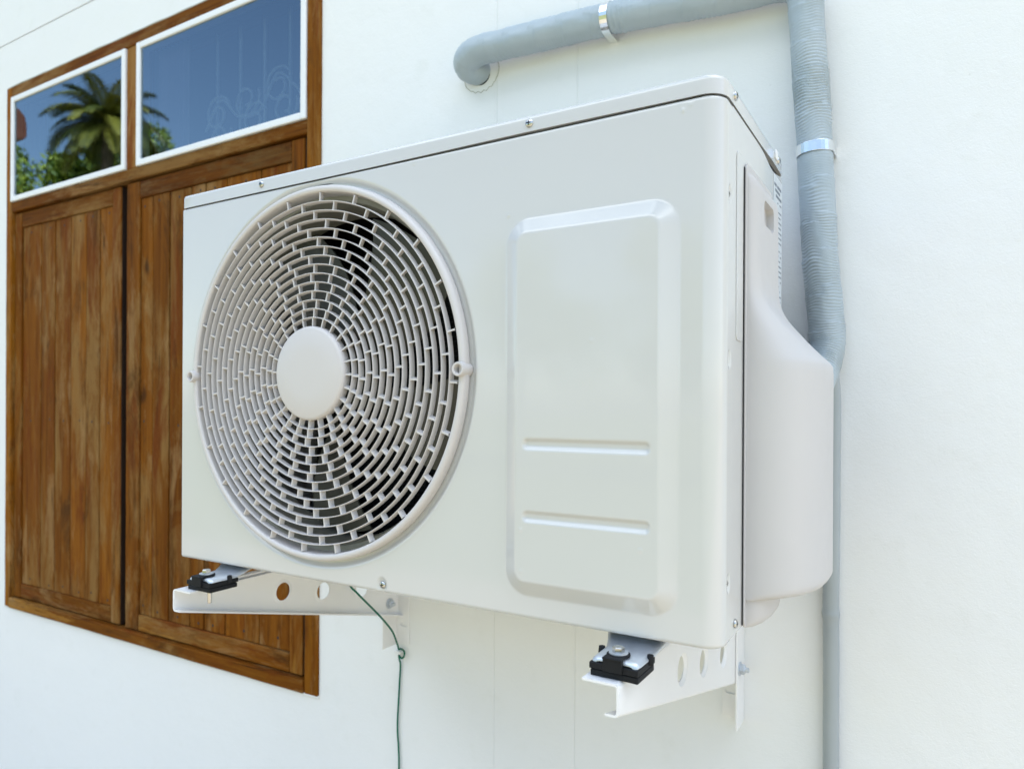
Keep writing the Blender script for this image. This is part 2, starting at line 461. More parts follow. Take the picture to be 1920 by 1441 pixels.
cp = [Vector((WX0 - .003 + .0015 * mn.noise(Vector((0, z * 14, 0))), -.0008, z)) for z in np.linspace(WZ0, WZ1, 50)]
cp += [Vector((x, -.0008, WZ1 + .0035 + .0028 * mn.noise(Vector((x * 12, 0, 3))))) for x in np.linspace(WX0, WX1, 60)]
b.tube(cp, lambda i, an: .0026 + .0012 * mn.noise(Vector((i * .4, 1, 1))), 8); b.build('caulk_line', M_PUTTY, win, True)
b = MB()
cp = [Vector((x, -.0006, WZ0 - .0015 + .0030 * mn.noise(Vector((x * 10, 2, 3))))) for x in np.linspace(WX0, WX1, 70)]
b.tube(cp, lambda i, an: .0042 + .0022 * mn.noise(Vector((i * .35, 4, 1))), 10); b.build('plaster_lip', M_WALL, wall, True)
def leaf(xl, xr, joints, zt, zb, weathered, y0):
    ww = joints[0] - xl; st = []
    sh = wood('shutter', [(xl, joints[0], y0, .045, zb, zt, 1), (joints[-1], xr, y0, .045, zb, zt, 1),
        (joints[0] + .0008, joints[-1] - .0008, y0 + .0006, .045, zt - .046, zt, 2 if weathered else 0),
        (joints[0] + .0008, joints[-1] - .0008, y0 + .0006, .045, zb, zb + .044, 0)], [M_WOODH, M_WOODV, M_WOODW], win, .0025)
    wood('edge_shade', [(xr, xr + .0012, y0 + .004, .052, zb + .001, zt - .001)], [M_WOODD], sh, 0)  # near-black strip added on the leaf edge, painting the shade of the gap
    b = MB()
    for a, c in zip(joints, joints[1:]):
        dy = random.uniform(-.0012, .0012)
        b.box(a + .0017, c - .0017, y0 + .0045 + dy, .040, zb + .045, zt - .047, 0)
        for xx in ((a + c) / 2 + random.uniform(-.012, .012),):
            for zz in (zb + .06 + random.uniform(-.004, .01), zt - .062 - random.uniform(0, .01), .185 + random.uniform(-.006, .006)):
                if random.random() < .85: b.lathe((xx, y0 + .0045 + dy, zz), [(.0040, .001), (.0040, -.0004), (.00001, -.0005)], 10, 'y', 1)
    b.build('planks', [M_WOODV, M_WOODD], sh, bevel=.0012)
    return sh
leaf(-1.509, -.9335, [-1.468, -1.36, -1.28, -1.193, -1.111, -1.04, -.974], .832, -.371, False, .004)
leaf(-.9005, -.2215, [-.842, -.788, -.716, -.627, -.572, -.492, -.37, -.2626], .832, -.371, True, .001)
# fanlight frames and panes
def alu(x0, x1, z0, z1, panes, wd=.0165):
    o = wood('glass_frame', [(x0, x0 + wd, FY - .004, .02, z0, z1), (x1 - wd, x1, FY - .004, .02, z0, z1),
        (x0 + wd, x1 - wd, FY - .0035, .02, z0, z0 + wd), (x0 + wd, x1 - wd, FY - .0035, .02, z1 - wd, z1)], [M_ALU], win, .0025, False)
    for (a, c, y, tilt) in panes:
        b = MB(); zm = (z0 + z1) / 2; dz = (z1 - z0) / 2 - .004
        t = math.tan(R(tilt)) * dz
        v = []
        for yy in (y, y + .003):
            v += [(a, yy - t, zm - dz), (c, yy - t, zm - dz), (c, yy + t, zm + dz), (a, yy + t, zm + dz)]
        b.add(v[:4], [(0, 1, 2, 3)])
        b.build('pane', M_GLASS, o, fixn=False)
alu(-1.5125, -.8965, .8685, 1.1965, [(-1.508, -.900, -.0045, 0)])
alu(-.8450, -.2090, .8685, 1.1965, [(-.842, -.212, -.0045, 0)])
# things behind the glass
cb = MB(); n = 40
v = [(-.86 + .15 * i / n, .05 + .006 * math.sin(i * 1.3), z) for z in (.84, 1.25) for i in range(n + 1)]
cb.add(v, [(i, i + 1, i + n + 2, i + n + 1) for i in range(n)])
o = cb.build('curtain', M_CURT, None, True, fixn=False); tag(o, 'narrow lilac curtain behind the left end of the larger blue pane', 'curtain')
b = MB()
for x in (-.62, -.53, -.44, -.35, -.26): b.tube([(x, .075, .84), (x, .075, 1.24)], .004, 8)
def spiral(cx, cz, r, a0, a1, n=30, sx=1):
    return [(cx + sx * (r * (1 - .72 * t)) * math.cos(a0 + (a1 - a0) * t), .068, cz + (r * (1 - .72 * t)) * math.sin(a0 + (a1 - a0) * t)) for t in [i / n for i in range(n + 1)]]
for (cx, cz, r, s1) in ((-.61, .985, .05, 1), (-.60, .925, .045, -1), (-.50, 1.0, .05, -1), (-.47, .945, .045, 1), (-.385, 1.01, .05, 1), (-.36, .955, .045, -1), (-.275, 1.02, .045, -1), (-.26, .965, .045, 1)):
    b.tube(spiral(cx, cz, r, R(20), R(20) + s1 * R(470)), .0035, 8)
b.tube([Vector(p) for p in curve([(-.66, .07, .95), (-.60, .07, 1.02), (-.53, .07, .965), (-.45, .07, .965), (-.39, .07, 1.04), (-.33, .07, 1.0), (-.28, .07, .96), (-.22, .07, 1.03)], 10)], .0035, 8)
o = b.build('scroll_grille', M_IRON, None, True); tag(o, 'scrollwork iron security grille seen faintly behind the larger blue pane', 'window grille')
b = MB()
pr = [(.0, 1.70), (-.86, 1.70), (-.915, 1.712), (-.93, 1.735), (-.93, 1.80), (-.92, 1.845), (-.89, 1.875), (-.84, 1.885), (.0, 1.885)]
b.prism([(y, z) for y, z in pr], 'x', -3.56, -3.40); o = b.build('timber_bracket', M_BROWN, None, bevel=.006)
tag(o, 'dark brown timber bracket with rounded end, mirrored at the left edge of the left pane', 'bracket')

# ------------------------------------------------------------------ air conditioner
FR = -.4505; W = .8215; BK = -.155; ZP = .5314; ZL0 = .5323; ZL1 = .5525
ac = thing('air_conditioner', (W / 2, (FR + BK) / 2, 0), 'large cream outdoor air conditioner unit with round fan grille mounted on the wall', 'air conditioner')
GX, GZc = .2858, .2745
# front panel as one pressed sheet: height map + rolled edges
def sst(a, b_, x):
    t = np.clip((x - a) / (b_ - a), 0, 1); return t * t * (3 - 2 * t)
def sd_rr(x, z, x0, x1, z0, z1, r):
    cx, cz = (x0 + x1) / 2, (z0 + z1) / 2
    qx = np.abs(x - cx) - ((x1 - x0) / 2 - r); qz = np.abs(z - cz) - ((z1 - z0) / 2 - r)
    return np.hypot(np.maximum(qx, 0), np.maximum(qz, 0)) + np.minimum(np.maximum(qx, qz), 0) - r
def soft_ramp(t):            # linear slope with eased ends
    e = .10
    t = np.clip(t, 0, 1)
    y = np.where(t < e, t * t / (2 * e), np.where(t > 1 - e, 1 - e - (1 - t) ** 2 / (2 * e) + 0 * t, t - e / 2))
    return y / (1 - e)
CR = .020
sx = []           # (x, y, nx, ny, s) profile from left edge round the right corner
sx.append((.0, FR + .012, -1, 0)); sx.append((.0, FR + .004, -1, 0))
for k in range(1, 5):
    a = R(180 + 90 * k / 5); sx.append((.003 + .003 * math.cos(a), FR + .003 + .003 * math.sin(a), math.cos(a), math.sin(a)))
NX = 500
for k in range(NX + 1): sx.append((.003 + (W - CR - .003) * k / NX, FR, 0, -1))
for k in range(1, 25):
    a = R(270 + 90 * k / 24); sx.append((W - CR + CR * math.cos(a), FR + CR + CR * math.sin(a), math.cos(a), math.sin(a)))
for k in range(1, 12): sx.append((W, FR + CR + (.0155) * k / 11, 1, 0))
sx.append((W - .004, -.4148, 1, 0))
sz = [(.0006, .010), (.0003, .004), (.0, .0022), (.0012, .0007)]
NZ = 330
for k in range(NZ + 1): sz.append((.003 + (ZP - .006) * k / NZ, 0.0))
sz += [(ZP - .0012, .0007), (ZP, .0022), (ZP, .010)]
P = np.array(sx); Q = np.array(sz)
px, pz = np.meshgrid(P[:, 0], Q[:, 0]); py, _ = np.meshgrid(P[:, 1], Q[:, 0])
nxx, _ = np.meshgrid(P[:, 2], Q[:, 0]); nyy, ins = np.meshgrid(P[:, 3], Q[:, 1])
front = (nyy < -.9)
H = np.zeros_like(px)
d = -sd_rr(px, pz, .5815, .7805, .0235, .4395, .030)
H += np.where(front, .0095 * soft_ramp(d / .0195), 0)
for zc in (.1915, .1130):
    d = -sd_rr(px, pz, .6085, .7545, zc - .0066, zc + .0066, .0058)
    H -= np.where(front, .0032 * sst(0, .0042, d), 0)
rad = np.hypot(px - GX, pz - GZc)
H -= np.where(front, .0048 * (1 - sst(.2490, .2580, rad)), 0)
H -= np.where(front, .0030 * (1 - sst(.0035, .0095, np.hypot(px - .402, (pz - .0085) * .8))), 0)
for (zc, dp) in ((.441, .0022), (.0595, .0022), (.279, .0018)):     # dimples on the wrapped side
    H -= np.where(nxx > .9, dp * (1 - sst(.0025, .0062, np.hypot(py + .4235, (pz - zc) * .6))), 0)
for (x, z, a) in ((.7824, .5211, .0009), (.7898, .5252, .0006), (.5838, .445, .0008), (.607, .098, .0007), (.744, .090, .0007), (.607, .053, .0007), (.58, .5, .0004), (.45, .5225, -.0008), (.69, .30, .0004)):
    H += np.where(front, a * np.exp(-((px - x) ** 2 + (pz - z) ** 2) / (2 * .0013 ** 2)), 0)
dd = H - ins
VX = px + nxx * dd; VY = py + nyy * dd; VZ = pz
nr, nc = VX.shape
idx = np.arange(nr * nc).reshape(nr, nc)
fa = np.stack([idx[:-1, :-1], idx[:-1, 1:], idx[1:, 1:], idx[1:, :-1]], -1).reshape(-1, 4)
cxm = (px[:-1, :-1] + px[1:, 1:]).ravel() / 2; czm = (pz[:-1, :-1] + pz[1:, 1:]).ravel() / 2; fm = front[:-1, :-1].ravel()
keep = ~((np.hypot(cxm - GX, czm - GZc) < .2400) & fm)
fa = fa[keep]
me = bpy.data.meshes.new('front_panel')
off = ac.location
me.from_pydata(np.stack([VX.ravel() - off.x, VY.ravel() - off.y, VZ.ravel() - off.z], -1).tolist(), [], fa.tolist())
me.polygons.foreach_set('use_smooth', [True] * len(me.polygons)); me.set_sharp_from_angle(angle=R(60))
me.materials.append(M_AC); o = bpy.data.objects.new('front_panel', me); col.objects.link(o); o.parent = ac

# casing: side, left, back frame, base pan, inner lining
b = MB()
b.box(.0012, .003, FR + .012, BK, .004, .530)                                    # left side
b.box(.002, W - .002, FR + .024, BK, .0015, .0035)                                # base pan
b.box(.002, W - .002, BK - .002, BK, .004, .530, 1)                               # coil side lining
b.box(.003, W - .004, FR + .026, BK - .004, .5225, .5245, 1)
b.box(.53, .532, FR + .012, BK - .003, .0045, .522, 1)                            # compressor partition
b.build('casing', [M_AC, M_DARK], ac)
b = MB()                                                                           # right side panel behind the wrapped edge
ys = np.linspace(-.4138, BK, 60)
zt = [ZP - .0005 - .0075 * math.exp(-((y + .215) / .040) ** 2) for y in ys]
v = []; 
for x in (W - .0004, W - .0024):
    v += [(x, y, .002) for y in ys] + [(x, y, z) for y, z in zip(ys, zt)]
n = len(ys); f = []
for i in range(n - 1):
    f += [(i, i + 1, n + i + 1, n + i), (2 * n + i, 3 * n + i, 3 * n + i + 1, 2 * n + i + 1), (n + i, n + i + 1, 3 * n + i + 1, 3 * n + i), (i, 2 * n + i, 2 * n + i + 1, i + 1)]
f += [(0, n, 3 * n, 2 * n), (n - 1, 3 * n - 1, 4 * n - 1, 2 * n - 1)]
b.add(v, f)
b.prism(rrect(-.398, -.372, .30, .492, .006), 'x', W - .0005, W + .0006)
sp_ = b.build('side_panel', M_AC, ac, bevel=.0006)
# lid
def footprint(e, r1=.021):
    """outline of the lid, e = outward offset"""
    o = []
    x0, x1, y0, y1 = -e, W + e, FR - e, BK + e
    for cx, cy, r, a in ((x1, y0, r1 + e, 270), (x1, y1, .008 + e, 0), (x0, y1, .008 + e, 90), (x0, y0, .007 + e, 180)):
        sxn = -1 if cx == x1 else 1; syn = 1 if cy == y0 else -1
        for k in range(11):
            t = R(a + 9 * k); o.append((cx + sxn * r + r * math.cos(t), cy + syn * r + r * math.sin(t)))
    # subdivide the long front and right edges so that the rim can sag a little
    o2 = []
    for i, p in enumerate(o):
        q = o[(i + 1) % len(o)]; o2.append(p); L_ = math.hypot(q[0] - p[0], q[1] - p[1])
        m = int(L_ / .02)
        for k in range(1, m): o2.append((p[0] + (q[0] - p[0]) * k / m, p[1] + (q[1] - p[1]) * k / m))
    return o2
rings = []
def rimz(x, y):
    z = ZL0
    if y < FR + .01: z += .0012 * math.exp(-((x - .62) / .14) ** 2) 
    else:
        if x > W - .01: z += .0016 * math.exp(-((y + .22) / .045) ** 2)
    return z
prof = [(.0, None), (.0004, None), (.0004, ZL1 - .006)]
for k in range(1, 7):
    a = R(90 * k / 6); prof.append((.0004 - .006 * (1 - math.cos(a)), ZL1 - .006 + .006 * math.sin(a)))
base = footprint(.0004)
def inset(poly, d):
    c = []
    n = len(poly)
    for i in range(n):
        a = Vector(poly[i - 1]); q = Vector(poly[(i + 1) % n]); t = (q - a).normalized(); nn = Vector((-t.y, t.x)); p = Vector(poly[i]) + nn * d; c.append((p.x, p.y))
    return c
b = MB(); v = []; n = len(base)
for e, z in prof:
    ring = inset(base, .0004 - e)
    for (x, y), (bx, by) in zip(ring, base):
        v.append((x, y, (rimz(bx, by) + (0 if e > .0002 else .0003)) if z is None else z))
f = []
for k in range(len(prof) - 1):
    for i in range(n): f.append((k * n + i, k * n + (i + 1) % n, (k + 1) * n + (i + 1) % n, (k + 1) * n + i))
f.append(tuple((len(prof) - 1) * n + i for i in range(n)))
f.append(tuple(n - 1 - i for i in range(n)))
b.add(v, f); lid = b.build('lid', M_AC, ac, True, angle=50)
b = MB(); b.prism(inset(base, .0045), 'z', .524, ZL0 + .004); b.build('lid_gap_shade', M_DARK, ac)  # dark band put behind the lid gap to imitate the shade inside
for x in (.1787, .6105): screw(ac, (x, FR - .0004, .5424), '-y', .0048)
screw(ac, (W + .0004, -.4085, .5420), '+x', .0048)
screw(ac, (W + .0004, -.186, .5440), '+x', .0048)
b = MB(); b.prism(rrect(-.207, -.192, .541, .5525, .002), 'x', W + .0004, W + .0018); b.build('lid_clip', M_WHITEP, ac, bevel=.0005)
screw(ac, (.402, FR + .0026, .0088), '-y', .0045)
for z in (.441, .0595): screw(ac, (W - .0024, -.4235, z), '+x', .0034)
screw(ac, (W, -.3965, .0135), '+x', .0046)
# rating label on the side, behind the cover
b = MB(); b.box(W - .0003, W + .0002, -.212, -.158, .338, .522)
lab = b.build('rating_label', M_LABEL, ac)
b = MB(); rr_ = random.Random(3)
z = .515
for i in range(26):
    z -= .0064; y = -.208
    if i in (4, 11): z -= .004
    hh = .0016 if i > 2 else .0034
    while y < -.163:
        ww_ = rr_.uniform(.002, .007)
        if rr_.random() < .8: b.box(W + .0001, W + .0004, y, min(y + ww_, -.162), z, z + hh)
        y += ww_ + .0012
b.build('print', M_INK, lab)

# fan grille
YG = FR
b = MB()
R0, DR, NS = .0620, .01165, 24
ringr = [R0 + DR * k for k in range(1, 15)]
for r in ringr:
    b.lathe((GX, YG, GZc), [(r - .00085, -.0010), (r - .00058, -.0092), (r - .0003, -.0097), (r + .0003, -.0097), (r + .00058, -.0092), (r + .00085, -.0010)], 160, 'y', closed=True)
offs = [.17, .25, .39, .06, .25, -.02, .14, -.12, .55, .24, -.14, -.5, .08, -.31, .25]
rad_edges = [R0 - .002] + ringr + [.2370]
for k in range(15):
    ra, rb = rad_edges[k] + (.0006 if k else 0), rad_edges[k + 1] - .0006
    for i in range(NS):
        th = math.pi / 2 - (offs[k] + i) * 2 * math.pi / NS
        ct, s_t = math.cos(th), math.sin(th)
        def pt(r, t, y):
            t = t + .0016 * (y - y1) / (y0 - y1)      # vanes lean with the air flow
            return (GX + r * ct - t * s_t, y, GZc + r * s_t + t * ct)
        h0, h1, y0, y1 = .00090, .0006, YG - .0020, YG - .0088
        fil = .0010          # flared feet where a spoke meets a ring
        v = []
        for (r, e) in ((ra, fil), (ra + .0012, .0004), (rb - .0012, .0004), (rb, fil)):
            v += [pt(r, h0 + e, y0), pt(r, h1 + e, y1), pt(r, -h1 - e, y1), pt(r, -h0 - e, y0)]
        f = []
        for q in range(3):
            for j in range(4): f.append((q * 4 + j, q * 4 + (j + 1) % 4, q * 4 + 4 + (j + 1) % 4, q * 4 + 4 + j))
        b.add(v, f)
gr = b.build('fan_grille', M_GRILLE, ac, True, angle=35)
b = MB()
b.lathe((GX, YG, GZc), [(.2385, .014), (.2362, .012), (.2372, -.0065), (.2377, -.0084), (.2390, -.0095), (.2412, -.0100), (.2436, -.0096), (.2455, -.0082), (.2465, -.0058), (.2470, -.0012), (.2468, .0006), (.2405, .0058), (.2385, .008)], 220, 'y', closed=True)
b.build('rim', M_GRILLE, gr, True, angle=50)
b = MB()
b.lathe((GX, YG, GZc), [(R0 - .0005, .0), (R0, -.010), (R0 - .0012, -.0128), (R0 - .004, -.0142), (.03, -.0150), (.00001, -.0152)], 120, 'y')
b.build('hub_disc', M_GRILLE, gr, True, angle=60)
for x in (GX + .2408, GX - .2438):
    b = MB(); b.lathe((x, YG, GZc), [(.0085, .004), (.0085, -.0145), (.0078, -.0158), (.0058, -.0158), (.0052, -.0150), (.0052, -.006), (.00001, -.006)], 32, 'y')
    b.build('screw_boss', M_GRILLE, gr, True, angle=45)
# bell mouth, coil, fan
b = MB(); b.lathe((GX, YG, GZc), [(.2440, .010), (.240, .0105), (.2300, .014), (.2265, .024), (.2250, .040), (.2250, .085), (.2262, .085), (.2275, .040), (.2430, .0125)], 128, 'y', closed=True)
b.build('fan_shroud', M_SHROUD, ac, True, angle=50)
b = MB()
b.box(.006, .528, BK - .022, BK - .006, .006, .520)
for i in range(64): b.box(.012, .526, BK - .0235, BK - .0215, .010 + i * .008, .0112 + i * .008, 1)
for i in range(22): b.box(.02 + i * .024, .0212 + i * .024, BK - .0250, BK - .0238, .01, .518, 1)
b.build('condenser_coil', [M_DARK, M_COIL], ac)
b = MB(); b.lathe((GX, YG, GZc), [(.00001, .030), (.040, .032), (.047, .040), (.048, .095), (.00001, .096)], 48, 'y', mi=0)
nb_ = 5
for q in range(nb_):
    base_a = R(36) + q * 2 * math.pi / nb_
    v = []; NR, NA = 14, 18
    for side in (0, 1):
        for i in range(NR + 1):
            t = i / NR; r = .044 + (.216 - .044) * t
            lead = R(22) + R(14) * t ** 1.3; trail = -R(18) + R(18) * t * t
            for k in range(NA + 1):
                u = k / NA; a = base_a + trail + (lead - trail) * u
                y = .036 + .052 * (1 - u) ** 1.1 * (.55 + .45 * (1 - t)) + .004 * math.sin(u * math.pi) + side * .0024
                v.append((GX + r * math.cos(a), YG + y, GZc + r * math.sin(a)))
    f = []; m = (NR + 1) * (NA + 1)
    for i in range(NR):
        for k in range(NA):
            a = i * (NA + 1) + k; f += [(a, a + 1, a + NA + 2, a + NA + 1), (m + a, m + a + NA + 1, m + a + NA + 2, m + a + 1)]
    for i in range(NR):
        for k in (0, NA):
            a = i * (NA + 1) + k; f.append((a, a + NA + 1, m + a + NA + 1, m + a))
    for k in range(NA):
        for i in (0, NR):
            a = i * (NA + 1) + k; f.append((a, a + 1, m + a + 1, m + a))
    b.add(v, f)
b.build('fan', M_BLADE, ac, True, angle=45)

# valve cover on the right side
def lerp_table(t, z):
    for (z0, p0), (z1, p1) in zip(t, t[1:]):
        if z0 >= z >= z1:
            u = (z0 - z) / (z0 - z1); return p0 + (p1 - p0) * u
    return t[-1][1]
PT = [(.480, .0020), (.478, .0062), (.474, .0090), (.466, .0105), (.375, .0110), (.360, .0122), (.350, .0145), (.340, .0190), (.330, .0260), (.320, .0345), (.310, .0430), (.300, .0520), (.290, .0620), (.283, .0690), (.279, .0715), (.270, .0722), (.044, .0722), (.0395, .0708), (.0365, .0680), (.0345, .0620), (.0325, .050), (.0305, .036), (.0295, .028)]
def cover_section(z, p, ya, yr):
    pts = []
    p = max(p, .001)
    depth = min(.010 + p * 1.35, (yr - ya) - .004)
    e = 2.6
    for k in range(17):
        t = R(90) * k / 16
        pts.append((W + p * math.sin(t) ** (2 / e), ya + depth * (1 - math.cos(t) ** (2 / e)), z))
    for k in range(1, 9): pts.append((W + p, ya + depth + (yr - ya - depth - .002) * k / 8, z))
    pts.append((W + p - .001, yr - .0006, z)); pts.append((W + p - min(.003, p * .4), yr, z)); pts.append((W + .0002, yr, z)); pts.append((W + .0002, ya, z))
    return pts
def loft(b, secs):
    n = len(secs[0]); v = [q for s_ in secs for q in s_]; f = []
    for k in range(len(secs) - 1):
        for i in range(n): f.append((k * n + i, k * n + (i + 1) % n, (k + 1) * n + (i + 1) % n, (k + 1) * n + i))
    f.append(tuple(range(n))); f.append(tuple((len(secs) - 1) * n + n - 1 - i for i in range(n)))
    b.add(v, f)
YA, YR = -.3610, -.2350
b = MB(); secs = []
zs = sorted(set([z for z, _ in PT] + list(np.linspace(.466, .283, 60)) + list(np.linspace(.27, .05, 12))), reverse=True)
def smooth_p(z):
    return sum(lerp_table(PT, min(max(z + dz, .0295), .480)) for dz in (-.006, -.003, 0, .003, .006)) / 5 if .29 < z < .465 else lerp_table(PT, z)
for z in zs: secs.append(cover_section(z, smooth_p(z), YA, YR))
loft(b, secs)
cov = b.build('valve_cover', M_PLAST, ac, True, angle=32)
cb = MB(); cb.prism(rrect(-.3165, -.2640, .4335, .4610, .007), 'x', W - .0004 + .001, W + .03)
cut = cb.build('cut', M_PLAST, ac); boolean(cov, [cut])
cb = MB(); cb.prism(rrect(-.3165, -.2640, .4335, .4610, .007), 'x', W - .02, W + .03)
boolean(sp_, [cb.build('cut', M_PLAST, ac)])
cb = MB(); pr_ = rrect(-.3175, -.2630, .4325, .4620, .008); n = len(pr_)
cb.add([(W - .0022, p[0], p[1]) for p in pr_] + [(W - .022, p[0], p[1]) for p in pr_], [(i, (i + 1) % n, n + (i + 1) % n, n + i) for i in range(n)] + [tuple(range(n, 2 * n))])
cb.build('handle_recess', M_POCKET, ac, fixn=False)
cov.data.set_sharp_from_angle(angle=R(32))
b = MB(); secs = []
TT = [(.0320, .0265), (.020, .0265), (.013, .0250), (.007, .0215), (.003, .0165), (.0005, .011), (.0, .008)]
for z, p in TT: secs.append(cover_section(z, p, YA + .003, YA + .060))
loft(b, secs); b.build('cover_tongue', M_PLAST, cov, True, angle=40)
b = MB(); b.prism(rrect(YA - .0035, YR + .004, -.001, .490, .010), 'x', W - .0003, W + .0022); b.build('cover_flange', M_PLAST, cov, bevel=.0008)
b = MB(); b.box(W - .0002, W + .0007, YA - .0058, YA - .0034, .004, .484); b.build('cover_seam', M_DARK, cov)

# ------------------------------------------------------------------ brackets
def bracket(xw, sgn, label):
    """xw: outer face of the web; sgn: direction in which the flanges point"""
    t = .0024; zt = -.0315
    br = thing('wall_bracket', (xw, 0, -.25), label, 'bracket', 'white steel wall brackets under the unit')
    ys = list(np.linspace(-.5000, -.003, 34)); secs = []
    def zb(y): return -.0635 - .1285 * ((y + .5000) / .4970)
    for y in ys:
        o_, i_ = [], []
        z0 = zb(y); r = .005
        fl, fb = .0385, .0145
        if y < -.4935: fl_ = fl
        pts_o = [(fl, zt)]; pts_i = [(fl, zt - t)]
        for k in range(7):
            a = R(90 * k / 6); pts_o.append((r - r * math.sin(a), zt - r + r * math.cos(a))); pts_i.append((r - (r - t) * math.sin(a), zt - r + (r - t) * math.cos(a)))
        for k in range(7):
            a = R(90 * k / 6); pts_o.append((r - r * math.cos(a), z0 + r - r * math.sin(a))); pts_i.append((r - (r - t) * math.cos(a), z0 + r - (r - t) * math.sin(a)))
        pts_o.append((fb, z0)); pts_i.append((fb, z0 + t))
        loop = pts_o + pts_i[::-1]
        secs.append([(xw + sgn * p[0], y, p[1]) for p in loop])
    b = MB(); loft(b, secs); arm = b.build('arm', M_BRK, br, True, angle=30)
    cuts = []
    holes = [(-.302, -.078), (-.2115, -.0965), (-.112, -.1145)]
    for (y, z) in holes:
        cb = MB(); cb.prism([(y + .0195 * math.cos(a), z + .0195 * math.sin(a)) for a in [2 * math.pi * k / 48 for k in range(48)]], 'x', xw - sgn * .01, xw + sgn * .012)
        cuts.append(cb.build('cut', M_BRK, br))
    cb = MB(); cb.prism(rrect(xw + sgn * .0215 - .0045, xw + sgn * .0215 + .0045, -.470, -.33, .0044), 'z', zt - .01, zt + .01)
    cuts.append(cb.build('cut', M_BRK, br))
    boolean(arm, cuts)
    arm.data.set_sharp_from_angle(angle=R(30))
    for (y, z) in holes:
        b = MB()
        pr = [(.0199, .0002), (.0190, .0004), (.0175, .0013), (.0160, .0024), (.0148, .0030), (.0148, .0044), (.0160, .0040), (.0180, .0030), (.0199, .0024)]
        b.lathe((xw, y, z), [(r, sgn * h) for r, h in pr], 48, 'x', closed=True)
        b.build('hole_collar', M_BRK, arm, True, angle=50)
    # wall angle: one leg flat on the wall, one along the arm
    b = MB(); b.box(min(xw - sgn * .003, xw + sgn * .030), max(xw - sgn * .003, xw + sgn * .030), -.0030, -.0004, -.2470, -.016)
    b.box(min(xw - sgn * .003, xw - sgn * .0004), max(xw - sgn * .003, xw - sgn * .0004), -.0460, -.0030, -.2500, -.016)
    pl = b.build('wall_angle', M_BRK, br, bevel=.0006)
    cb = MB(); cb.prism(rrect(xw + sgn * .017 - .0085, xw + sgn * .017 + .0085, -.2120, -.2035, .0042), 'y', -.02, -.0007)
    boolean(pl, [cb.build('cut', M_BRK, br)])
    # through bolt with washer and nut
    b = MB(); by, bz = -.030, -.1610
    x0 = xw + (.0026 if sgn > 0 else .003); s2 = 1
    b.lathe((x0, by, bz), [(.00001, .0), (.0105, .0), (.0105, .0014), (.00001, .0014)], 24, 'x')
    b.lathe((x0, by, bz), [(.00001, .0014), (.0078, .0014), (.0078, .0072), (.0066, .0082), (.00001, .0082)], 6, 'x')
    b.lathe((x0, by, bz), [(.0038, .0080), (.0038, .0135), (.00001, .0140)], 14, 'x')
    b.build('bolt', M_GALV, br, True, angle=30)
    return br
bracket(.0544, 1, 'left white steel wall bracket with open channel side in view before the wooden shutters')
bracket(.7386, -1, 'right white steel wall bracket before bare wall, flange end towards the viewer')

